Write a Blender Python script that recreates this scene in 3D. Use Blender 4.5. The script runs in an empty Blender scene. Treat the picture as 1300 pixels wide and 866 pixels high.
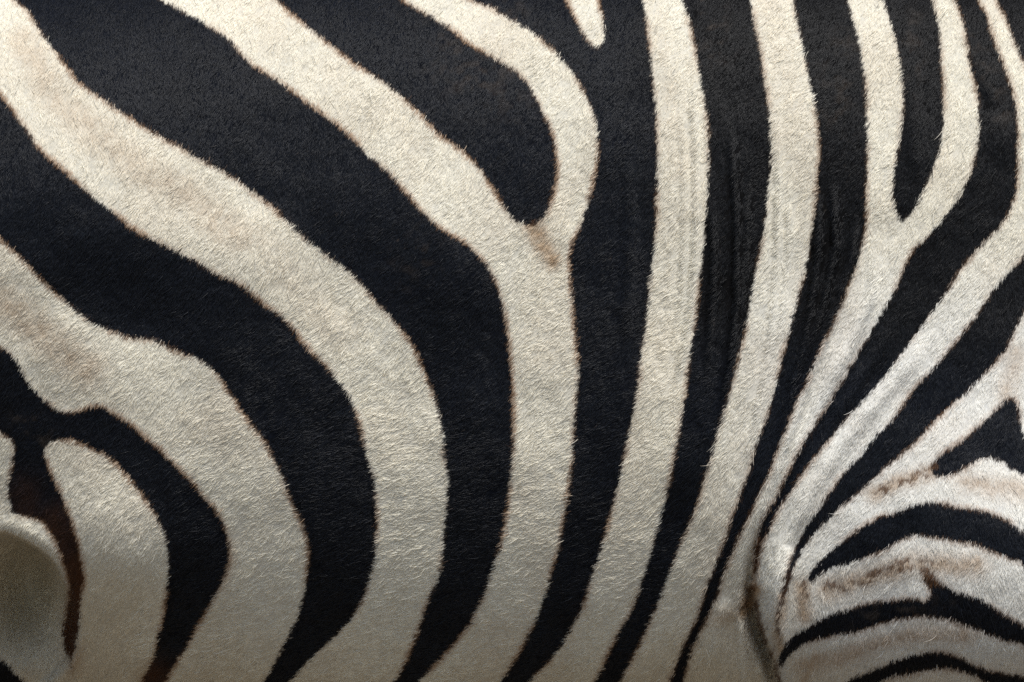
import bpy, bmesh, math
import numpy as np
from mathutils import Vector
R = math.radians
sc = bpy.context.scene
col = sc.collection
rng = np.random.default_rng(11)

# ------------------------------------------------------------------ camera, sky, sun, exposure
S = 0.0006                       # metres of flank per chart unit
DIST, YREF, ZC = 4.0, -0.30, 1.0
cam_d = bpy.data.cameras.new('camera'); cam = bpy.data.objects.new('camera', cam_d); col.objects.link(cam)
CAMY = YREF - DIST
cam.location = (0, CAMY, ZC); cam.rotation_euler = (R(90), 0, 0)
cam_d.sensor_width = 36; cam_d.lens = 36 * DIST / (1300 * S)
cam_d.clip_start = 0.1; cam_d.clip_end = 500
sc.camera = cam

SUN_EL, SUN_AZ = 62, 10          # azimuth measured from the viewer's side (-Y) towards +X
w = bpy.data.worlds.new('World'); sc.world = w; w.use_nodes = True
nt = w.node_tree; sky = nt.nodes.new('ShaderNodeTexSky'); sky.sky_type = 'NISHITA'; sky.sun_disc = False
sky.sun_elevation = R(SUN_EL); sky.sun_rotation = R(180 - SUN_AZ)
bgn = nt.nodes['Background']; nt.links.new(sky.outputs[0], bgn.inputs[0]); bgn.inputs[1].default_value = 0.05
sl = bpy.data.lights.new('sun', 'SUN'); sl.energy = 1.5; sl.angle = R(25); sl.color = (1, .975, .93)
so = bpy.data.objects.new('sun', sl); col.objects.link(so); so.location = (2, -4, 6)
sd = Vector((math.sin(R(SUN_AZ)) * math.cos(R(SUN_EL)), -math.cos(R(SUN_AZ)) * math.cos(R(SUN_EL)), math.sin(R(SUN_EL))))
so.rotation_euler = sd.to_track_quat('Z', 'Y').to_euler()
sc.view_settings.view_transform = 'Standard'; sc.view_settings.look = 'None'
sc.view_settings.gamma = 1; sc.view_settings.use_curve_mapping = False
sc.view_settings.exposure = 1.28

# ------------------------------------------------------------------ small tools
def lin(c): return tuple(((x / 255 + .055) / 1.055) ** 2.4 if x > 10 else x / 255 / 12.92 for x in c)
def sstep(a, b, x):
    t = np.clip((x - a) / (b - a), 0, 1); return t * t * (3 - 2 * t)
_lat = {}
def noise(x, y, seed):            # smooth value noise, 0..1
    if seed not in _lat: _lat[seed] = np.random.default_rng(seed).random((256, 256))
    L = _lat[seed]; xi = np.floor(x).astype(int); yi = np.floor(y).astype(int)
    fx = x - xi; fy = y - yi; fx = fx * fx * (3 - 2 * fx); fy = fy * fy * (3 - 2 * fy)
    g = lambda i, j: L[(yi + j) % 256, (xi + i) % 256]
    return (g(0, 0) * (1 - fx) + g(1, 0) * fx) * (1 - fy) + (g(0, 1) * (1 - fx) + g(1, 1) * fx) * fy
def fbm(x, y, seed, n=3):
    s = 0; a = .5; t = 0
    for k in range(n): s = s + a * noise(x * 2 ** k, y * 2 ** k, seed + k); t += a; a *= .5
    return s / t
def pline(u, v, pts):             # distance to a polyline, and the place along it (0..1)
    best = np.full(u.shape, 1e9); at = np.zeros(u.shape); side = np.zeros(u.shape)
    n = len(pts) - 1
    for i in range(n):
        ax, ay = pts[i]; bx, by = pts[i + 1]; dx, dy = bx - ax, by - ay; L2 = dx * dx + dy * dy
        t = np.clip(((u - ax) * dx + (v - ay) * dy) / L2, 0, 1)
        ex = u - ax - t * dx; ey = v - ay - t * dy; d = np.hypot(ex, ey)
        m = d < best; best = np.where(m, d, best); at = np.where(m, (i + t) / n, at)
        side = np.where(m, dx * ey - dy * ex, side)
    return best, at, np.sign(side)
def spline(pts, closed=False, step=4):
    P = np.array(pts, float); n = len(P); out = []
    for i in range(n if closed else n - 1):
        if closed: p0, p1, p2, p3 = P[i - 1], P[i], P[(i + 1) % n], P[(i + 2) % n]
        else: p0, p1, p2, p3 = P[max(i - 1, 0)], P[i], P[i + 1], P[min(i + 2, n - 1)]
        k = max(1, int(np.hypot(*(p2 - p1)) / step))
        for t in np.arange(k) / k:
            out.append(.5 * (2 * p1 + (p2 - p0) * t + (2 * p0 - 5 * p1 + 4 * p2 - p3) * t * t + (3 * p1 - p0 - 3 * p2 + p3) * t ** 3))
    if not closed: out.append(P[-1])
    return np.array(out)

# ------------------------------------------------------------------ the shape of the flank (metres, bulges towards -Y)
ZT, HH, PW = 1.01, 0.345, 2.8
def half_width(x):
    return 0.300 - 0.05 * sstep(.25, .85, np.abs(x))
FOLDS = [  # skin folds that fan out of the armpit: points, height (m), breadth
 ([(880, 60), (884, 180), (885, 290), (880, 380), (870, 440), (852, 520)], .0022, 4.5),
 ([(868, 120), (872, 240), (868, 380), (858, 460)], .0012, 5),
 ([(930, 150), (937, 280), (936, 380), (930, 460), (915, 540)], .0022, 4.5),
 ([(905, 250), (908, 360), (900, 470)], .0014, 4.5),
 ([(952, 230), (948, 330), (940, 420)], .0012, 5),
 ([(986, 120), (990, 240), (988, 330), (978, 430), (960, 540), (938, 640)], .0020, 4.5),
 ([(1000, 200), (1003, 300), (994, 400), (975, 490), (950, 590)], .0014, 5),
 ([(1042, 240), (1040, 320), (1030, 400), (1010, 480), (985, 580)], .0026, 5),
 ([(1060, 230), (1062, 310), (1046, 390), (1020, 470)], .0024, 5),
 ([(1090, 270), (1084, 320), (1062, 390), (1030, 470), (1000, 560), (975, 640)], .0020, 5),
 ([(1118, 320), (1105, 380), (1078, 440), (1048, 500), (1015, 570), (985, 640)], .0022, 6),
 ([(1140, 400), (1105, 460), (1060, 530), (1020, 600), (985, 670), (968, 730)], .0018, 7),
 ([(1190, 420), (1130, 490), (1075, 555), (1025, 620), (992, 690), (975, 760)], .0022, 9),
 ([(1045, 600), (1010, 665), (990, 730), (980, 790), (985, 840)], .0025, 8),
 ([(800, 200), (803, 330), (795, 450)], .0008, 8),
 ([(1225, 30), (1250, 80), (1262, 130)], .0010, 8),
 ([(1150, 60), (1165, 150), (1160, 230)], .0010, 9),
 ([(940, 775), (946, 815), (952, 860), (958, 930)], .0030, 5),
 ([(966, 795), (978, 822), (990, 846), (996, 870)], -.0020, 3),
 ([(1004, 690), (988, 750), (986, 800), (994, 850)], .0040, 9),
 ([(930, 760), (915, 800), (905, 860)], .0015, 9),
]
CREASE = [(985, 600), (968, 660), (958, 710), (955, 745), (959, 768), (962, 790), (968, 808), (976, 826), (984, 845), (990, 866), (998, 900), (1006, 960), (1010, 1010)]
def relief(u, v):
    h = .042 * np.exp(-((u - 30) / 330) ** 2 - ((v - 290) / 300) ** 2)             # haunch
    h += .115 * np.exp(-((u - 1340) / 280) ** 2 - ((v - 930) / 340) ** 2)           # shoulder and upper foreleg
    h -= .006 * np.exp(-((u - 150) / 80) ** 2 - ((v - 385) / 55) ** 2)
    h += .004 * np.exp(-((u - 290) / 80) ** 2 - ((v - 330) / 60) ** 2)
    h += .010 * np.exp(-((u - 560) / 90) ** 2 - ((v - 330) / 120) ** 2)
    h += .022 * np.exp(-((u - 145) / 95) ** 2 - ((v - 710) / 95) ** 2)              # flank fold
    h -= .056 * sstep(640, 990, v) * np.exp(-((u - 40) / 260) ** 2)
    d, t, sg = pline(u, v, CREASE)
    g = sstep(640, 850, v)
    h -= g * .045 * np.exp(-(d / np.where(sg > 0, 9, 7)) ** 2)
    h -= g * .018 * np.exp(-(d / 38) ** 2) * (sg > 0)
    h += g * .022 * sstep(0, 30, d) * (sg < 0) * np.exp(-(d / 160) ** 2)
    # hollow under the stifle fold at the lower left, with a rounded lip above it
    r = np.hypot((u + 5) / 92, (v - 790) / 106)
    wob = 1 + .05 * (noise(u / 30, v / 30, 70) - .5)
    hol = 1 - sstep(.90, 1.10, r * wob)
    bowl = np.exp(-1.25 * (((u - 8) / 84) ** 2 + ((v - 738) / 112) ** 2))
    h -= .19 * hol * bowl * np.where(u > 70, sstep(112, 64, u), 1)
    h += .003 * np.exp(-((r - 1.16) / .12) ** 2) * sstep(800, 700, v)
    for pts, a, b in FOLDS:
        d, t, _ = pline(u, v, pts)
        h += (.85 if pts[0][0] in (880, 986, 868, 1000) else 1.7 if pts[0][0] in (1118, 1140, 1190, 1045) else 2.2) * a * np.exp(-(d / (b * 1.3)) ** 2) * np.clip(np.minimum(t, 1 - t) * 5, 0, 1)
    h += .010 * (fbm(u / 170, v / 170, 20) - .5) + .0022 * (fbm(u / 45, v / 60, 30) - .5)
    return h
def flank_y(x, z):
    s = np.clip(np.abs((z - ZT) / np.where(z > ZT, HH, HH - .038)), 0, .999)
    y = -half_width(x) * (1 - s ** PW) ** (1 / PW)
    return y - relief(650 + x / S, 433 - (z - ZC) / S)
def surf(u, v, n=4):              # chart place -> point of the flank
    k = S / DIST; y = np.full(u.shape, YREF)
    for _ in range(n):
        x = (u - 650) * k * (y - CAMY); z = ZC - (v - 433) * k * (y - CAMY)
        y = .35 * y + .65 * flank_y(x, z)
    x = (u - 650) * k * (y - CAMY); z = ZC - (v - 433) * k * (y - CAMY)
    return x, y, z

# ------------------------------------------------------------------ the marking of the coat: outline of every white stripe
A = [(-150,-160),(-60,-85),(-10,-30),(17,0),(35,15),(52,43),(70,65),(92,95),(110,113),(145,137),(180,160),(215,180),(250,200),(290,222),(322,245),(348,265),(372,288),(390,305),(416,325),(440,342),(451,352),(475,380),(510,419),(530,450),(548,495),(560,536),(565,580),(569,610),(567,646),(563,687),(558,729),(544,760),(534,791),(521,826),(499,866),(455,905),(390,950),(320,1000),
 (200,1000),(260,950),(330,895),(367,866),(381,850),(410,822),(434,799),(452,777),(466,748),(475,715),(478,677),(478,642),(474,604),(464,571),(454,529),(444,505),(435,492),(416,467),(388,439),(364,408),(333,384),(305,361),(277,349),(249,332),(222,318),(180,297),(159,282),(146,271),(115,247),(85,220),(51,190),(30,159),(0,120),(-40,75),(-150,-20)]
B = [(-20,-115),(60,-70),(150,-25),(203,0),(230,14),(257,29),(288,49),(305,68),(325,86),(359,107),(389,130),(420,152),(450,178),(467,196),(491,217),(515,244),(532,264),(556,287),(569,296),(593,311),(615,332),(630,360),(640,394),(646,436),(650,477),(652,523),(652,566),(650,601),(644,646),(638,680),(627,718),(614,757),(596,791),(569,826),(530,866),(490,905),(430,950),(370,1000),
 (500,1000),(550,950),(600,902),(634,866),(659,829),(676,795),(690,763),(700,729),(709,694),(718,646),(724,608),(728,575),(729,543),(732,505),(735,474),(732,436),(727,384),(724,349),(724,322),(729,304),(737,287),(742,271),(750,244),(757,217),(760,186),(757,159),(748,132),(735,105),(718,81),(697,59),(674,41),(647,25),(623,10),(596,0),(555,-18),(490,-60),(400,-130),
 (320,-118),(430,-50),(480,-18),(510,0),(525,10),(548,22),(572,37),(592,54),(616,68),(640,81),(660,95),(677,118),(691,146),(701,169),(706,195),(708,217),(702,247),(695,270),(685,281),(670,286),(655,281),(640,264),(626,240),(613,220),(596,200),(576,184),(555,169),(535,146),(511,125),(491,108),(450,81),(440,73),(423,61),(389,34),(366,15),(349,0),(300,-28),(220,-72),(140,-115)]
D = [(675,-130),(690,-80),(708,-30),(718,0),(728,20),(741,44),(752,58),(761,61),(767,46),(764,20),(760,0),(757,-30),(747,-80),(735,-130)]
E = [(808,-130),(813,-40),(816,0),(821,34),(826,68),(829,95),(832,129),(834,162),(835,203),(834,244),(833,285),(830,322),(825,367),(821,408),(816,443),(812,480),(806,516),(798,556),(790,594),(783,625),(775,656),(766,687),(755,722),(744,757),(731,788),(718,812),(700,836),(680,857),(672,866),(640,902),(600,945),(560,1000),
 (660,1000),(700,945),(733,897),(754,866),(763,850),(776,822),(790,795),(804,770),(815,736),(825,708),(832,680),(842,646),(851,608),(859,566),(868,516),(874,474),(878,432),(883,408),(886,377),(891,332),(895,290),(898,250),(899,217),(900,183),(897,142),(890,108),(885,78),(881,55),(874,27),(865,0),(857,-30),(845,-80),(832,-130)]
F = [(930,-130),(945,-40),(953,0),(958,30),(965,61),(970,98),(976,132),(978,162),(979,196),(978,220),(975,247),(971,285),(967,308),(960,342),(954,377),(947,419),(938,450),(931,481),(922,516),(914,540),(906,572),(896,604),(886,639),(874,668),(860,701),(846,739),(832,774),(815,812),(801,840),(787,866),(768,900),(735,945),(700,1000),
 (770,1000),(805,945),(832,900),(849,866),(860,838),(870,815),(883,788),(889,770),(898,743),(909,715),(921,684),(929,656),(941,625),(952,594),(958,572),(971,536),(980,505),(986,484),(993,453),(1000,429),(1007,401),(1016,367),(1023,339),(1027,311),(1033,285),(1036,250),(1038,220),(1040,190),(1038,156),(1033,129),(1026,95),(1021,68),(1012,27),(1006,0),(998,-40),(980,-130)]
CR = [(957,745),(958,763),(961,786),(967,807),(975,825),(983,844),(989,866),(997,900),(1004,950),(1008,1000)]
G = [(1055,-130),(1070,-40),(1077,0),(1083,27),(1090,51),(1095,81),(1099,115),(1101,146),(1102,183),(1101,217),(1100,250),(1100,285),(1097,301),(1090,329),(1082,353),(1071,380),(1059,408),(1045,436),(1033,464),(1023,488),(1012,509),(1002,536),(993,557),(986,573),(979,596),(967,621),(954,649),(943,673),(933,694),(922,722),(914,746),(907,767),(898,784),(888,805),(877,829),(867,866),(852,900),(832,945),(815,1000)] + CR[::-1] + [
 (956,735),(957,708),(960,687),(967,664),(976,646),(985,632),(995,611),(1006,589),(1016,570),(1026,552),(1038,533),(1051,514),(1064,491),(1075,474),(1087,453),(1099,432),(1109,415),(1123,391),(1137,367),(1148,339),(1159,318),(1175,303),(1190,287),(1202,271),(1215,254),(1226,234),(1236,206),(1242,176),(1242,146),(1239,112),(1232,85),(1227,54),(1222,27),(1212,0),(1200,-40),(1180,-130),
 (1150,-130),(1172,-40),(1183,0),(1192,37),(1195,78),(1198,118),(1198,152),(1195,179),(1188,206),(1176,234),(1166,257),(1154,274),(1145,280),(1138,271),(1133,247),(1135,220),(1139,196),(1144,162),(1147,129),(1144,91),(1139,61),(1131,30),(1121,0),(1112,-40),(1095,-130)]
HK = [(1158,566),(1137,583),(1116,601),(1099,618),(1082,632),(1064,647),(1051,660),(1037,673),(1027,687),(1018,701),(1009,718),(1003,736),(998,753),(992,774),(988,790)]
H = [(1210,-130),(1232,-40),(1242,0),(1253,20),(1259,44),(1270,71),(1280,98),(1288,125),(1292,156),(1292,190),(1292,220),(1288,250),(1280,271),(1270,288),(1258,299),(1241,318),(1220,342),(1200,374),(1182,398),(1165,422),(1144,450),(1123,478),(1103,502),(1082,523),(1064,545),(1046,567),(1030,587),(1012,613),(999,632),(988,649),(980,668),(970,687),(965,705),(962,722),(959,740)] + CR[1:6] + [(988,858),
 (990,835),(989,812),(986,790),(987,777),(991,757),(996,736),(1001,715),(1008,698),(1017,680),(1026,666),(1040,646),(1054,625),(1068,604),(1085,587),(1098,573),(1109,557),(1130,536),(1151,507),(1165,488),(1186,467),(1203,446),(1217,429),(1234,408),(1248,387),(1265,363),(1283,342),(1300,325),(1340,275),(1375,210),(1375,160),(1345,120),(1312,98),(1292,64),(1283,41),(1275,20),(1264,0),(1250,-40),(1225,-130)]
K = [(1500,200),(1390,300),(1325,370),(1300,398),(1290,417),(1276,446),(1258,467),(1241,484),(1224,502),(1203,519),(1182,540),(1170,554)] + HK + [(990,812),(991,835),(989,858),(990,870),(997,900),(1004,950),(1008,1000),(1500,1000)]
L = [(-150,170),(-60,245),(0,302),(17,318),(38,339),(59,361),(87,387),(111,406),(139,419),(163,429),(194,432),(222,445),(253,457),(276,476),(294,502),(312,529),(333,556),(345,577),(355,597),(364,621),(374,646),(385,668),(391,694),(390,722),(385,757),(375,788),(360,819),(345,848),(333,866),(305,900),(255,945),(200,1000),
 (110,1000),(150,945),(190,890),(208,866),(222,843),(236,822),(249,798),(263,774),(277,750),(288,725),(291,701),(287,675),(276,651),(256,628),(243,611),(222,590),(204,572),(191,561),(170,542),(149,528),(132,517),(114,517),(100,522),(80,523),(66,516),(49,502),(35,484),(24,464),(14,450),(0,441),(-50,425),(-150,380)]
M = [(57,574),(60,563),(70,559),(90,558),(112,567),(138,580),(159,601),(180,627),(197,653),(208,676),(214,701),(213,732),(210,763),(206,788),(199,809),(195,833),(184,856),(176,870),(160,893),(125,945),(95,1000),
 (60,1000),(80,945),(92,890),(91,845),(94,829),(97,812),(101,788),(102,760),(106,736),(103,712),(98,687),(91,663),(81,635),(69,611),(61,590)]
N = [(-150,520),(-60,530),(0,550),(13,557),(18,568),(16,587),(10,618),(12,635),(16,651),(35,656),(52,661),(66,680),(76,701),(83,725),(87,750),(85,774),(80,798),(81,822),(89,843),(92,890),(80,945),(60,1000),(-150,1000)]
T1 = [(1282,505),(1272,511),(1263,521),(1241,542),(1220,560),(1197,574),(1184,588),(1181,598),(1190,605),(1206,604),(1222,597),(1241,585),(1255,581),(1269,585),(1282,594),(1299,604),(1340,645),(1400,700),(1480,770),(1500,720),(1400,650),(1345,612),(1315,578),(1299,551),(1295,530),(1290,508)]
T2 = [(1025,736),(1030,725),(1047,708),(1064,691),(1089,673),(1116,656),(1137,651),(1161,641),(1189,638),(1213,643),(1241,647),(1265,654),(1286,666),(1300,676),(1350,715),(1420,770),(1500,830),(1500,890),(1420,820),(1350,762),(1300,718),(1283,710),(1258,700),(1227,689),(1200,685),(1172,680),(1154,682),(1134,691),(1120,700),(1099,708),(1078,716),(1054,722),(1039,732),(1030,741)]
T3 = [(987,848),(990,833),(1002,813),(1023,798),(1047,784),(1075,774),(1109,765),(1137,762),(1161,760),(1174,764),(1181,757),(1180,747),(1172,733),(1183,731),(1196,741),(1212,750),(1234,757),(1255,767),(1276,781),(1300,795),(1350,832),(1500,930),(1500,970),(1350,862),(1300,821),(1276,814),(1252,805),(1227,795),(1200,786),(1172,784),(1144,786),(1116,793),(1089,802),(1061,807),(1033,814),(1012,824),(999,838),(992,850)]
T4 = [(1075,866),(1090,860),(1103,854),(1130,843),(1158,833),(1182,829),(1206,831),(1227,840),(1241,848),(1262,854),(1286,857),(1300,860),(1400,890),(1500,920),(1500,960),(1400,920),(1300,893),(1262,874),(1236,860),(1215,852),(1189,851),(1165,855),(1137,861),(1120,868),(1095,885),(1060,915),(1030,950),(1015,985),(1005,980),(1025,920),(1050,885)]
X = [(-150,800),(-60,812),(0,838),(17,853),(30,868),(45,890),(62,945),(62,1000),(-150,1000)]  # dark patch in the lower left corner, filled with the black hair colour
WHITE = [(A,1),(B,1),(D,1),(E,1),(F,1),(L,1),(M,1),(N,1),(K,1),(H,1),(G,1)]
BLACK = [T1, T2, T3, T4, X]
U0, U1, V0, V1 = -90, 1390, -80, 905
SS = 2; MW, MH = 1700 * SS, 1200 * SS; MU, MV = -160, -140     # marking raster
def fill(poly):
    P = spline(poly, True, 4); P = np.stack([(P[:, 0] - MU) * SS, (P[:, 1] - MV) * SS], 1); Q = np.roll(P, -1, 0)
    T = np.zeros((MH, MW), np.uint8); rows = []; xs = []
    for (x0, y0), (x1, y1) in zip(P, Q):
        if y0 == y1: continue
        if y0 > y1: x0, y0, x1, y1 = x1, y1, x0, y0
        for r in range(max(0, math.ceil(y0 - .5)), min(MH, math.ceil(y1 - .5))):
            rows.append(r); xs.append(x0 + (r + .5 - y0) / (y1 - y0) * (x1 - x0))
    xs = np.clip(np.ceil(np.array(xs) - .5), 0, MW - 1).astype(int)
    np.bitwise_xor.at(T, (np.array(rows), xs), 1)
    return np.bitwise_xor.accumulate(T, axis=1).astype(bool)
LAB = np.zeros((MH, MW), np.int16)                # 1.. = white stripes, 0 = black for now
for i, (p, _) in enumerate(WHITE): LAB[fill(p)] = i + 1
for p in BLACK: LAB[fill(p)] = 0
def blur(a, s):
    r = int(3 * s); k = np.exp(-.5 * (np.arange(-r, r + 1) / s) ** 2); k /= k.sum()
    for ax in (0, 1):
        p = np.pad(a, [(r, r) if i == ax else (0, 0) for i in (0, 1)], mode='edge'); o = np.zeros_like(a)
        for j, q in enumerate(k): o += q * (p[j:j + a.shape[0]] if ax == 0 else p[:, j:j + a.shape[1]])
        a = o
    return a
white = (LAB > 0).astype(np.float32)
m1 = blur(white, 2.0 * SS); m2 = blur(white, 7.0 * SS)
def inv(m, s):                                    # blurred step -> signed distance in chart units (positive = white)
    t = np.clip(2 * m - 1, -.9995, .9995); a = .147; l = np.log(1 - t * t); q = 2 / (math.pi * a) + l / 2
    return np.sign(t) * np.sqrt(np.sqrt(q * q - l / a) - q) * s * math.sqrt(2)
SD1 = inv(m1, 2.0).astype(np.float32); SD2 = inv(m2, 7.0).astype(np.float32)
SDF = np.where(np.abs(SD1) < 3.0, SD1, np.where(np.abs(SD2) > np.abs(SD1), SD2, SD1))
def samp(a, u, v):
    x = np.clip((u - MU) * SS - .5, 0, MW - 2); y = np.clip((v - MV) * SS - .5, 0, MH - 2)
    xi = x.astype(int); yi = y.astype(int); fx = x - xi; fy = y - yi
    return (a[yi, xi] * (1 - fx) + a[yi, xi + 1] * fx) * (1 - fy) + (a[yi + 1, xi] * (1 - fx) + a[yi + 1, xi + 1] * fx) * fy

# ------------------------------------------------------------------ colour of the hairs
CW = np.array([.83, .778, .645]); CK_SKY = np.array([.0034, .0045, .0076]); CKR = np.array([.0036, .0033, .0034]); CB = np.array([.090, .034, .012]); CO = np.array([.46, .30, .16])  # left black has the bluish sky sheen painted in, right black is neutral
OCHRE = [([(30, 55), (60, 110), (110, 160), (180, 215), (240, 250), (300, 300)], 26, .30), ([(-20, 370), (20, 395), (60, 430), (110, 470)], 24, .42),
 ([(330, 300), (380, 370), (430, 420)], 30, .14), ([(678, 288), (690, 312), (700, 330)], 13, .75), ([(272, 655), (290, 690), (291, 715), (280, 745)], 9, .35),
 ([(1290, 450), (1278, 500)], 14, .35), ([(1110, 628), (1140, 612), (1180, 600)], 11, .55), ([(1225, 612), (1260, 617), (1300, 624)], 15, .42),
 ([(1050, 750), (1100, 735), (1160, 715), (1240, 718)], 15, .55), ([(1020, 848), (1070, 834), (1120, 815), (1170, 804), (1230, 806)], 13, .50),
 ([(1018, 745), (1022, 780)], 12, .6), ([(944, 776), (956, 750)], 11, .85), ([(1036, 835), (1022, 862), (1012, 890)], 7, .6), ([(905, 785), (930, 782)], 14, .3),
 ([(994, 760), (988, 800), (988, 830)], 9, .5), ([(95, 825), (92, 850)], 14, .45), ([(190, 850), (170, 890)], 16, .4), ([(820, 20), (850, 120), (865, 220)], 26, .12), ([(980, 20), (1010, 150)], 24, .12)]
SPECK_SHADE = [([(959, 768), (963, 790), (969, 810), (977, 829), (985, 848), (990, 868)], 3.5, .75), ([(972, 800), (983, 826), (988, 845)], 2.0, .4), ([(944, 790), (947, 815), (952, 845)], 2.5, .35), ([(1052, 744), (1085, 740), (1115, 728), (1150, 714), (1180, 712)], 9, .55), ([(1120, 622), (1150, 610), (1186, 592)], 8, .55), ([(1172, 722), (1186, 740)], 9, .7),  # lines along the armpit crease and its wrinkles are painted shade, the rest speckles
 ([(1022, 742), (1018, 765)], 8, .5), ([(1075, 830), (1120, 814), (1165, 806)], 8, .22), ([(944, 772), (957, 748)], 7, .55), ([(988, 775), (986, 815)], 4, .45), ([(1240, 612), (1270, 620)], 8, .15), ([(670, 287), (688, 288)], 6, .6)]
DUST = [([(575, 60), (600, 95), (640, 110)], 38, .30), ([(645, 0), (655, 40)], 20, .3), ([(900, 10), (910, 60)], 18, .5), ([(1080, 60), (1060, 140)], 30, .25), ([(1160, 30), (1150, 120)], 18, .25), ([(520, 340), (560, 300)], 30, .2), ([(1230, 60), (1270, 140)], 20, .3), ([(30, 530), (60, 560)], 14, .4), ([(1090, 790), (1130, 775), (1200, 768)], 12, .3)]
BROWN = [([(98, 735), (96, 770), (90, 830)], 42, 1.0), ([(70, 665), (90, 700)], 24, .5), ([(190, 862), (170, 900)], 26, .9), ([(962, 690), (958, 745)], 9, .7), ([(1000, 735), (988, 790)], 10, .7),
 ([(30, 625), (32, 655)], 22, .3), ([(700, 720), (1000, 720)], 1, 0)]
def coat(u, v, n, jit=3.0, soft=0.0):
    """pigment, painted sheen and crease shade of n hairs rooted at (u, v)"""
    sd = samp(SDF, u, v)
    rag = 1.6 * (fbm(u / 5, v / 5, 40) - .5) * 2 + 1.6 * (noise(u / 2.2, v / 2.2, 45) - .5) * 2
    d = sd + rag + rng.normal(0, 1, n) * jit * .35
    k = sstep(-1.2, 1.2, d)[:, None]
    tone = (fbm(u / 90, v / 90, 50) - .5)[:, None]
    cool = (sstep(850, 1100, u) * sstep(250, 480, v))[:, None] * np.array([-.01, .015, .075])
    wht = (CW + cool) * (1 + .10 * tone) * (1 + .07 * rng.normal(0, 1, (n, 1))).clip(.7, 1.2)
    rgt = sstep(760, 900, u + 60 * (fbm(u / 80, v / 80, 54) - .5))[:, None] * sstep(520, 380, v)[:, None]
    blk = (CK_SKY + (CKR - CK_SKY) * rgt) * (1 + .30 * rng.normal(0, 1, (n, 1))).clip(.4, 2) * (1 + .5 * (fbm(u / 60, v / 60, 55) - .5)[:, None])
    warm = np.clip(.16 * (fbm(u / 70, v / 90, 52, 4) - .40), 0, .2) * 2.0
    for pts, wd, a in OCHRE:
        dd, _, _ = pline(u, v, pts)
        warm = np.maximum(warm, a * np.exp(-(dd / wd) ** 2) * (.45 + 1.1 * fbm(u / 9, v / 9, 57)))
    wht = wht + (CO - wht) * np.clip(warm, 0, .9)[:, None]
    br = np.zeros(n)
    for pts, wd, a in BROWN:
        if a > 0:
            dd, _, _ = pline(u, v, pts); br = np.maximum(br, a * np.exp(-(dd / wd) ** 2))
    br = np.clip(br * (.7 + .6 * fbm(u / 8, v / 8, 58)), 0, 1)
    blk = blk + (CB - blk) * br[:, None] * .8
    # hairs along an edge are brown
    fw = np.where(samp(SD2, u, v) > -50, 1, 1)
    fr = np.exp(-((d - 1.2) / 2.8) ** 2) * (d > -2.5)
    fr = np.clip(fr * (.12 + 1.0 * sstep(.3, .72, fbm(u / 55, v / 55, 59)) + .4 * (noise(u / 9, v / 9, 66) - .5)), 0, .85)
    for pts, wd, a in DUST:                        # dry dust lying in the black hair
        dd, _, _ = pline(u, v, pts)
        q = a * np.exp(-(dd / wd) ** 2) * sstep(.45, .75, fbm(u / 11, v / 9, 63))
        blk = blk + (np.array([.075, .055, .040]) - blk) * np.clip(q, 0, 1)[:, None]
    fleck = (noise(u / 3.1, v / 2.6, 64) > .955) & (fbm(u / 120, v / 120, 65) > .52)
    blk[fleck] += np.array([.045, .036, .028]) * rng.random((int(fleck.sum()), 1))
    fleck = (noise(u / 3.6 + 9, v / 2.4, 67) > .965) & (fbm(u / 90, v / 90, 68) > .5)
    wht[fleck] *= .62
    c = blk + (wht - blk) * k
    c = c + (np.array([.33, .165, .065]) - c) * (fr * np.where(u < 780, .70, .45))[:, None]
    for pts, wd, a in SPECK_SHADE:
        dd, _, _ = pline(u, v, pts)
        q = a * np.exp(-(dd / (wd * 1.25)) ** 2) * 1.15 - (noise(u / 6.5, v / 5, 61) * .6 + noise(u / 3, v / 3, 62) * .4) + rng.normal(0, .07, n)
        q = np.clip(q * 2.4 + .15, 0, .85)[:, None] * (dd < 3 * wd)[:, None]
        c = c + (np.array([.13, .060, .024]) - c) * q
    return c

# ------------------------------------------------------------------ the sheet of coat, cut up into stripes
ST = 2.5
gu = np.arange(U0, U1 + ST / 2, ST); gv = np.arange(V0, V1 + ST / 2, ST); NU, NV = len(gu), len(gv)
GU, GV = np.meshgrid(gu, gv)
sd = samp(SDF, GU, GV)
gx = (samp(SDF, GU + 1, GV) - samp(SDF, GU - 1, GV)) / 2; gy = (samp(SDF, GU, GV + 1) - samp(SDF, GU, GV - 1)) / 2
gl = np.maximum(np.hypot(gx, gy), .3)
snap = (np.abs(sd) < .45 * ST) & (SDF is not None)
GUs = np.where(snap, GU - sd * gx / gl ** 2 * .9, GU); GVs = np.where(snap, GV - sd * gy / gl ** 2 * .9, GV)
PX, PY, PZ = surf(GUs, GVs)
fc_u = (GUs[:-1, :-1] + GUs[1:, 1:] + GUs[:-1, 1:] + GUs[1:, :-1]) / 4; fc_v = (GVs[:-1, :-1] + GVs[1:, 1:] + GVs[:-1, 1:] + GVs[1:, :-1]) / 4
def labat(u, v): return LAB[np.clip(((v - MV) * SS).astype(int), 0, MH - 1), np.clip(((u - MU) * SS).astype(int), 0, MW - 1)]
flab = labat(fc_u, fc_v).astype(int)
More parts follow.
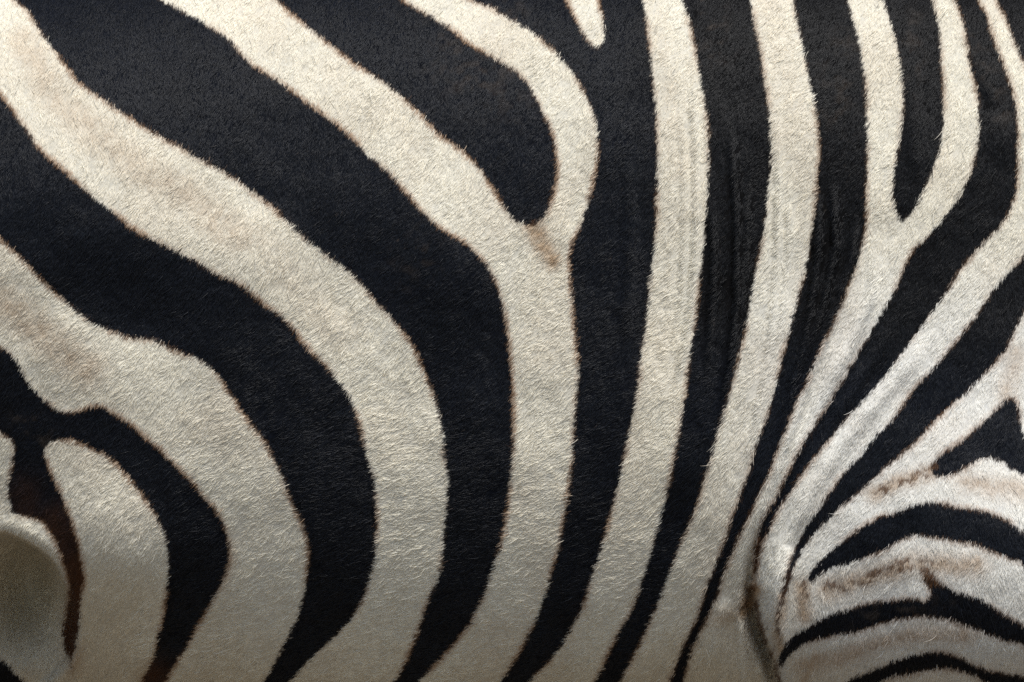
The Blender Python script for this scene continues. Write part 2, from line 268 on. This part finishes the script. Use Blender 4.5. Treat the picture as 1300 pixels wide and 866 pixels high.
# split both colours into connected patches (union of runs, row by row)
def patches(lab):
    h, wd = lab.shape; out = np.zeros_like(lab); par = [0]
    def find(a):
        while par[a] != a: par[a] = par[par[a]]; a = par[a]
        return a
    prev = []
    for r in range(h):
        row = lab[r]; cuts = np.flatnonzero(np.diff(row)) + 1; st = np.r_[0, cuts]; en = np.r_[cuts, wd]; cur = []
        for a, b in zip(st, en):
            idn = None
            for (pa, pb, pl, pid) in prev:
                if pl == row[a] and pa < b and pb > a:
                    if idn is None: idn = find(pid)
                    else:
                        q = find(pid)
                        if q != idn: par[q] = idn
            if idn is None: par.append(len(par)); idn = len(par) - 1
            cur.append((a, b, row[a], idn)); out[r, a:b] = idn
        prev = cur
    root = np.array([find(i) for i in range(len(par))]); return root[out]
pid = patches(flab)
ids, cnt = np.unique(pid, return_counts=True)
big = [int(i) for i, c in zip(ids, cnt) if c > 130]
for it in range(60):                              # crumbs join the patch beside them
    bad = ~np.isin(pid, big)
    if not bad.any(): break
    q = pid.copy()
    for dy, dx in ((0, 1), (1, 0), (0, -1), (-1, 0)):
        nb = np.roll(pid, (dy, dx), (0, 1)); use = ~np.isin(q, big) & np.isin(nb, big); q[use] = nb[use]
    pid = q

# ------------------------------------------------------------------ materials
def fur_material(name, rough, spec, sheen):
    m = bpy.data.materials.new(name); m.use_nodes = True; n = m.node_tree.nodes; b = n['Principled BSDF']
    a = n.new('ShaderNodeAttribute'); a.attribute_name = 'coat_colour'
    m.node_tree.links.new(a.outputs['Color'], b.inputs['Base Color'])
    b.inputs['Roughness'].default_value = rough; b.inputs['Specular IOR Level'].default_value = spec
    return m
M_FUR_W = fur_material('white_hair', .6, .25, 0); M_FUR_K = fur_material('black_hair', .44, .32, 0)
M_SHEET = fur_material('undercoat', .85, .1, 0)
def plain(name, c, r=.6):
    m = bpy.data.materials.new(name); m.use_nodes = True; nn = m.node_tree; b = nn.nodes['Principled BSDF']
    no = nn.nodes.new('ShaderNodeTexNoise'); no.inputs['Scale'].default_value = 60; no.inputs['Detail'].default_value = 4
    mx = nn.nodes.new('ShaderNodeMixRGB'); mx.inputs[1].default_value = (*[x * .7 for x in c], 1); mx.inputs[2].default_value = (*[x * 1.3 for x in c], 1)
    nn.links.new(no.outputs['Fac'], mx.inputs[0]); nn.links.new(mx.outputs[0], b.inputs['Base Color']); b.inputs['Roughness'].default_value = r
    return m
def body_material():
    m = bpy.data.materials.new('striped_coat'); m.use_nodes = True; t = m.node_tree; b = t.nodes['Principled BSDF']; N_ = t.nodes.new; l = t.links.new
    tc = N_('ShaderNodeTexCoord'); sp = N_('ShaderNodeSeparateXYZ'); l(tc.outputs['Object'], sp.inputs[0])
    def wave(d, s):
        wv = N_('ShaderNodeTexWave'); wv.bands_direction = d; wv.inputs['Scale'].default_value = s; wv.inputs['Distortion'].default_value = 2.2
        wv.inputs['Detail'].default_value = 1; wv.inputs['Detail Scale'].default_value = .7; l(tc.outputs['Object'], wv.inputs['Vector']); return wv
    wx, wz = wave('X', 3.2), wave('Z', 4.6)
    mr = N_('ShaderNodeMapRange'); mr.inputs[1].default_value = .62; mr.inputs[2].default_value = .72; l(sp.outputs['Z'], mr.inputs[0])
    mx = N_('ShaderNodeMixRGB'); l(mr.outputs[0], mx.inputs[0]); l(wz.outputs['Color'], mx.inputs[1]); l(wx.outputs['Color'], mx.inputs[2])
    rp = N_('ShaderNodeValToRGB'); rp.color_ramp.elements[0].position = .49; rp.color_ramp.elements[1].position = .53
    rp.color_ramp.elements[0].color = (.010, .010, .011, 1); rp.color_ramp.elements[1].color = (.60, .54, .44, 1); l(mx.outputs[0], rp.inputs[0])
    no = N_('ShaderNodeTexNoise'); no.inputs['Scale'].default_value = 350; bp = N_('ShaderNodeBump'); bp.inputs['Strength'].default_value = .35; bp.inputs['Distance'].default_value = .004
    l(no.outputs['Fac'], bp.inputs['Height']); l(bp.outputs[0], b.inputs['Normal']); l(rp.outputs[0], b.inputs['Base Color']); b.inputs['Roughness'].default_value = .75
    return m
M_BODY = body_material()

# ------------------------------------------------------------------ the ground the animal stands on
def ground():
    m = bpy.data.materials.new('dry_earth'); m.use_nodes = True; t = m.node_tree; b = t.nodes['Principled BSDF']
    no = t.nodes.new('ShaderNodeTexNoise'); no.inputs['Scale'].default_value = 6; no.inputs['Detail'].default_value = 8
    rp = t.nodes.new('ShaderNodeValToRGB'); rp.color_ramp.elements[0].color = (.078, .060, .040, 1); rp.color_ramp.elements[1].color = (.17, .132, .088, 1)
    bp = t.nodes.new('ShaderNodeBump'); bp.inputs['Distance'].default_value = .03
    t.links.new(no.outputs['Fac'], rp.inputs[0]); t.links.new(rp.outputs[0], b.inputs['Base Color']); t.links.new(no.outputs['Fac'], bp.inputs['Height']); t.links.new(bp.outputs[0], b.inputs['Normal'])
    b.inputs['Roughness'].default_value = .95
    bm = bmesh.new(); bmesh.ops.create_grid(bm, x_segments=40, y_segments=40, size=120)
    me = bpy.data.meshes.new('ground'); bm.to_mesh(me); bm.free(); me.materials.append(m)
    o = bpy.data.objects.new('ground', me); col.objects.link(o); o['kind'] = 'structure'
ground()

# ------------------------------------------------------------------ the zebra: one continuous body
def skin_chain(name, pts, links, lvl=2):
    me = bpy.data.meshes.new(name); me.from_pydata([p[:3] for p in pts], links, []); o = bpy.data.objects.new(name, me); col.objects.link(o)
    md = o.modifiers.new('skin', 'SKIN'); 
    for i, p in enumerate(pts): me.skin_vertices[0].data[i].radius = (p[3], p[4] if len(p) > 4 else p[3])
    me.skin_vertices[0].data[0].use_root = True
    ss = o.modifiers.new('sub', 'SUBSURF'); ss.levels = lvl; ss.render_levels = lvl
    dg = bpy.context.evaluated_depsgraph_get(); ev = o.evaluated_get(dg).to_mesh(); bm = bmesh.new(); bm.from_mesh(ev)
    bpy.data.objects.remove(o); return bm
def chain(pts, lvl=2, fat=1.0):
    pts = [(*p[:3], *[q * fat for q in p[3:]]) for p in pts]
    return skin_chain('limb', pts, [(i, i + 1) for i in range(len(pts) - 1)], lvl)
big_bm = bmesh.new()
def take(bm):
    me = bpy.data.meshes.new('t'); bm.to_mesh(me); bm.free(); big_bm.from_mesh(me); bpy.data.meshes.remove(me)
# trunk: rings along X
bm = bmesh.new(); rings = []
xs = np.linspace(-.80, .72, 40); NT = 64
for x in xs:
    e = max(0, abs(x + .04) - .40) / .38; f = math.sqrt(max(0.02, 1 - min(e, .99) ** 2.6)); ring = []
    for k in range(NT):
        a = 2 * math.pi * k / NT; c, s = math.cos(a), math.sin(a)
        q = (abs(c) ** PW + abs(s) ** PW) ** (-1 / PW)
        hw = float(half_width(np.array(x))) * f; z = ZT + (HH if s > 0 else HH - .038) * q * s * (f * .8 + .2) + .03 * (1 - f)
        ring.append(bm.verts.new((x, -hw * q * c, z)))
    rings.append(ring)
for r0, r1 in zip(rings, rings[1:]):
    for k in range(NT): bm.faces.new((r0[k], r1[k], r1[(k + 1) % NT], r0[(k + 1) % NT]))
bm.faces.new(rings[0]); bm.faces.new(rings[-1][::-1])
bmesh.ops.recalc_face_normals(bm, faces=bm.faces); take(bm)
for sx in (-1, 1):
    y = .145 * sx; st = .03 * sx
    take(chain([(.50, y, .98, .13, .10), (.46, y, .78, .10, .09), (.44, y, .66, .075, .065), (.45, y, .44, .050), (.455, y, .40, .056), (.45, y, .36, .044), (.45, y, .16, .034), (.46, y, .12, .042), (.475, y, .06, .038)], fat=1.2))
    take(chain([(-.56, y * .9, 1.04, .18, .12), (-.52, y, .86, .15, .11), (-.50, y, .72, .11, .085), (-.60, y, .56, .065, .055), (-.67, y, .47, .055, .045), (-.655, y, .40, .042), (-.63, y, .16, .036), (-.62, y, .12, .044), (-.60, y, .06, .040)], fat=1.25))
    take(chain([(1.235, .055 * sx, 1.68, .030, .018), (1.228, .075 * sx, 1.75, .042, .022), (1.235, .085 * sx, 1.82, .030, .014), (1.245, .088 * sx, 1.86, .008)], fat=1.3))
take(chain([(.55, 0, 1.10, .22, .17), (.78, 0, 1.25, .18, .12), (.98, 0, 1.44, .14, .09), (1.14, 0, 1.60, .115, .08), (1.26, 0, 1.62, .105, .082), (1.40, 0, 1.52, .085, .068), (1.54, 0, 1.38, .062, .054), (1.63, 0, 1.29, .066, .058), (1.665, 0, 1.255, .045, .042)], fat=1.45))
me = bpy.data.meshes.new('zebra'); big_bm.to_mesh(me); big_bm.free()
tmp = bpy.data.objects.new('tmp', me); col.objects.link(tmp)
rm = tmp.modifiers.new('r', 'REMESH'); rm.mode = 'VOXEL'; rm.voxel_size = .011
sm = tmp.modifiers.new('s', 'SMOOTH'); sm.iterations = 9; sm.factor = .5
body_me = bpy.data.meshes.new_from_object(tmp.evaluated_get(bpy.context.evaluated_depsgraph_get())); bpy.data.objects.remove(tmp)
body_me.name = 'zebra'
# the body follows the flank's relief, a few millimetres under the hair
nv = len(body_me.vertices); co = np.empty(nv * 3); body_me.vertices.foreach_get('co', co); co = co.reshape(-1, 3)
k = S / DIST
uu = 650 + co[:, 0] / (k * (co[:, 1] - CAMY)); vv = 433 - (co[:, 2] - ZC) / (k * (co[:, 1] - CAMY))
inside = (uu > U0 - 25) & (uu < U1 + 25) & (vv > V0 - 25) & (vv < V1 + 25) & (co[:, 1] < -.02)
fy = np.max([flank_y(co[:, 0] + a * .007, co[:, 2] + b * .007) for a in (-2, -1, 0, 1, 2) for b in (-2, -1, 0, 1, 2)], axis=0) + .006
co[inside, 1] = np.maximum(co[inside, 1], fy[inside])
body_me.vertices.foreach_set('co', co.ravel()); body_me.polygons.foreach_set('use_smooth', [True] * len(body_me.polygons))
body_me.materials.clear(); body_me.materials.append(M_BODY); body_me.update()
zebra = bpy.data.objects.new('zebra', body_me); col.objects.link(zebra)
zebra['category'] = 'zebra'; zebra['label'] = 'zebra flank filling the picture, broad black and cream stripes bending over short fur'

def part(name, bm, mat, parent=zebra):
    me = bpy.data.meshes.new(name); bm.to_mesh(me); bm.free(); me.materials.append(mat)
    me.polygons.foreach_set('use_smooth', [True] * len(me.polygons))
    o = bpy.data.objects.new(name, me); col.objects.link(o); o.parent = parent; return o
M_HOOF, M_EYE, M_MANE = plain('horn', (.035, .03, .026), .5), plain('eye_black', (.008, .006, .005), .08), plain('mane_hair', (.03, .027, .025), .8)
def lathe(prof, cx, cy, n=20):
    b = bmesh.new(); rs = []
    for (r, z, ox) in prof: rs.append([b.verts.new((cx + ox + r * 1.15 * math.cos(a), cy + r * math.sin(a), z)) for a in np.linspace(0, 2 * math.pi, n, endpoint=False)])
    for p, q in zip(rs, rs[1:]):
        for i in range(n): b.faces.new((p[i], p[(i + 1) % n], q[(i + 1) % n], q[i]))
    b.faces.new(rs[0][::-1]); b.faces.new(rs[-1]); return b
for sx in (-1, 1):
    for hx in (.478, -.598): part('hoof', lathe([(.060, 0, .016), (.058, .02, .012), (.046, .07, 0), (.040, .078, -.002)], hx, .145 * sx), M_HOOF)
    b = bmesh.new(); bmesh.ops.create_uvsphere(b, u_segments=20, v_segments=12, radius=.02); bmesh.ops.translate(b, verts=b.verts, vec=(1.33, .092 * sx, 1.61)); part('eye', b, M_EYE)
part('tail', chain([(-.79, 0, 1.20, .035), (-.88, 0, 1.08, .026), (-.90, 0, .90, .022), (-.90, 0, .75, .028), (-.89, 0, .55, .045), (-.88, 0, .42, .012)]), M_MANE)
b = bmesh.new(); base = spline([(.50, 1.33), (.72, 1.42), (.90, 1.56), (1.08, 1.70), (1.24, 1.74)], False, .008); prv = None
for i, (x, z) in enumerate(base):
    h = .085 * min(1, i / 8 + .2) + .012 * rng.random(); nx, nz = -.55, .83
    ring = [b.verts.new((x + nx * q, yy, z + nz * q)) for q, yy in ((-.05, -.020), (h, -.010 + .004 * rng.random()), (h, .010), (-.05, .020))]
    if prv:
        for j in range(4): b.faces.new((prv[j], ring[j], ring[(j + 1) % 4], prv[(j + 1) % 4]))
    prv = ring
part('mane', b, M_MANE)

# ------------------------------------------------------------------ stripes: a sheet of undercoat each, with its hair on it
P3 = np.stack([PX, PY, PZ], -1)
Tu = np.gradient(P3, ST, axis=1); Tv = np.gradient(P3, ST, axis=0)
Nn = np.cross(Tv, Tu); Nn /= np.linalg.norm(Nn, axis=-1, keepdims=True)
if Nn[NV // 2, NU // 2, 1] > 0: Nn = -Nn
def gs(a, u, v):                                  # look a grid up at chart places
    x = np.clip((u - U0) / ST, 0, NU - 1.001); y = np.clip((v - V0) / ST, 0, NV - 1.001); xi = x.astype(int); yi = y.astype(int)
    fx = (x - xi)[:, None]; fy_ = (y - yi)[:, None]
    return (a[yi, xi] * (1 - fx) + a[yi, xi + 1] * fx) * (1 - fy_) + (a[yi + 1, xi] * (1 - fx) + a[yi + 1, xi + 1] * fx) * fy_
# lie of the hair: (u, v, direction in degrees, 90 = down, 180 = to the rear)
LIE = [(100, 50, 100), (350, 60, 105), (600, 60, 112), (250, 300, 118), (550, 380, 128), (150, 480, 125), (330, 600, 145), (480, 640, 155), (600, 760, 165), (250, 820, 160), (120, 680, 125), (60, 800, 110),
 (850, 100, 120), (1000, 150, 122), (850, 450, 140), (800, 750, 160), (1000, 420, 125), (1150, 120, 115), (1270, 100, 105), (1150, 450, 112), (1250, 500, 100), (1020, 640, 110), (1150, 700, 100), (1280, 740, 92), (1150, 840, 98), (930, 830, 110)]
def lie(u, v):
    sx = np.zeros(u.shape); sy = np.zeros(u.shape)
    for a, b_, an in LIE:
        q = 1 / (((u - a) ** 2 + (v - b_) ** 2) / 100 ** 2 + .15) ** 2; sx += q * math.cos(R(an)); sy += q * math.sin(R(an))
    return np.arctan2(sy, sx)
uvj = ST / 2
HAIRS = 1200000
hu = rng.uniform(U0 + 2, U1 - 2, HAIRS); hv = rng.uniform(V0 + 2, V1 - 2, HAIRS)
leng = (.0045 * (1 + .22 * rng.normal(0, 1, HAIRS)) * (.78 + .44 * fbm(hu / 70, hv / 70, 86))).clip(.002, .007)
stray = rng.random(HAIRS) < .006; leng[stray] *= 1.7
HPATCH = lambda hu, hv: pid[np.clip(((hv - V0) / ST).astype(int), 0, NV - 2), np.clip(((hu - U0) / ST).astype(int), 0, NU - 2)]
lie0 = lie(hu, hv) + R(34) * (fbm(hu / 40, hv / 40, 80) - .5) + R(44) * (fbm(hu / 10, hv / 10, 83, 2) - .5)
ca0, sa0 = np.cos(lie0), np.sin(lie0); ang = lie0 + rng.normal(0, R(9), HAIRS)
ca, sa = np.cos(ang), np.sin(ang)
mu_, mv_ = hu + ca * leng / S * .6, hv + sa * leng / S * .6      # where a hair shows its colour: towards its tip
hpatch = HPATCH(mu_, mv_)
clump = 0                                         # tufts: noise drawn out along the lie of the hair
for q in (-5.2, -2.6, 0, 2.6, 5.2):
    clump = clump + .7 * noise((hu + q * ca0) / 2.7 + 40, (hv + q * sa0) / 2.7, 90) + .3 * noise((hu + q * ca0) / 6, (hv + q * sa0) / 6 + 17, 91)
clump = np.clip(.5 + (clump / 5 - .5) * 1.8, 0, 1)
col_h = coat(mu_, mv_, HAIRS) * (.86 + .28 * clump)[:, None]
Pr = gs(P3, hu, hv); T_u = gs(Tu, hu, hv); T_v = gs(Tv, hu, hv); N_h = gs(Nn, hu, hv)
tan = T_u * ca[:, None] + T_v * sa[:, None]; tan -= N_h * (tan * N_h).sum(1, keepdims=True); tan /= np.linalg.norm(tan, axis=1, keepdims=True)
bit = np.cross(N_h, tan)
lift = (.09 + .20 * clump + .03 * rng.normal(0, 1, HAIRS)).clip(.06, .6); lift[stray] += .12; curl = rng.normal(0, .10, HAIRS); curl[stray] *= 2.5
NP = 4; tt = np.array([0, .33, .67, 1.0])
pts_h = np.empty((HAIRS, NP, 3), np.float32)
for i, t in enumerate(tt):
    pts_h[:, i] = Pr + tan * (leng * t)[:, None] + N_h * (leng * lift * (t - .55 * t * t) * 1.5 - .0004)[:, None] + bit * (leng * curl * t * t)[:, None]
rad = np.array([.00021, .00020, .00016, .00005], np.float32)
ccol_sheet = coat(GUs.ravel(), GVs.ravel(), NU * NV, jit=.5).reshape(NV, NU, 3)
INFO = {}
for p in big:
    sel = pid == p; isw = bool(flab[sel].mean() > .5) if True else False
    q = np.argwhere(sel); 
    idx = np.arange(NU * NV).reshape(NV, NU); a = idx[:-1, :-1][sel]; b_ = idx[:-1, 1:][sel]; c = idx[1:, 1:][sel]; d = idx[1:, :-1][sel]
    quads = np.stack([a, b_, c, d], 1)[:, ::-1]
    used, invx = np.unique(quads, return_inverse=True); quads = invx.reshape(-1, 4)
    nm = 'white_stripe' if isw else 'black_stripe'
    me = bpy.data.meshes.new(nm); me.vertices.add(len(used)); me.loops.add(quads.size); me.polygons.add(len(quads))
    me.vertices.foreach_set('co', P3.reshape(-1, 3)[used].astype(np.float32).ravel()); me.loops.foreach_set('vertex_index', quads.astype(np.int32).ravel())
    me.polygons.foreach_set('loop_start', np.arange(0, quads.size, 4, dtype=np.int32)); me.update(calc_edges=True)
    me.polygons.foreach_set('use_smooth', [True] * len(quads))
    at = me.attributes.new('coat_colour', 'FLOAT_COLOR', 'POINT'); cs = ccol_sheet.reshape(-1, 3)[used] * (.8 if isw else .9)
    at.data.foreach_set('color', np.c_[cs, np.ones(len(cs))].astype(np.float32).ravel())
    me.materials.append(M_SHEET)
    o = bpy.data.objects.new(nm, me); col.objects.link(o); o.parent = zebra
    h = np.flatnonzero(hpatch == p)
    if len(h):
        cv = bpy.data.hair_curves.new('fur'); cv.add_curves([NP] * len(h))
        cv.attributes['position'].data.foreach_set('vector', pts_h[h].ravel())
        ra = cv.attributes.new('radius', 'FLOAT', 'POINT') if 'radius' not in cv.attributes else cv.attributes['radius']
        ra.data.foreach_set('value', (np.tile(rad, len(h)).reshape(-1, NP) * rng.uniform(.8, 1.25, (len(h), 1))).astype(np.float32).ravel())
        ca_ = cv.attributes.new('coat_colour', 'FLOAT_COLOR', 'CURVE'); ca_.data.foreach_set('color', np.c_[col_h[h], np.ones(len(h))].astype(np.float32).ravel())
        cv.materials.append(M_FUR_W if isw else M_FUR_K)
        f = bpy.data.objects.new('fur', cv); col.objects.link(f); f.parent = o; f['kind'] = 'stuff'
sc.cycles.use_denoising = False
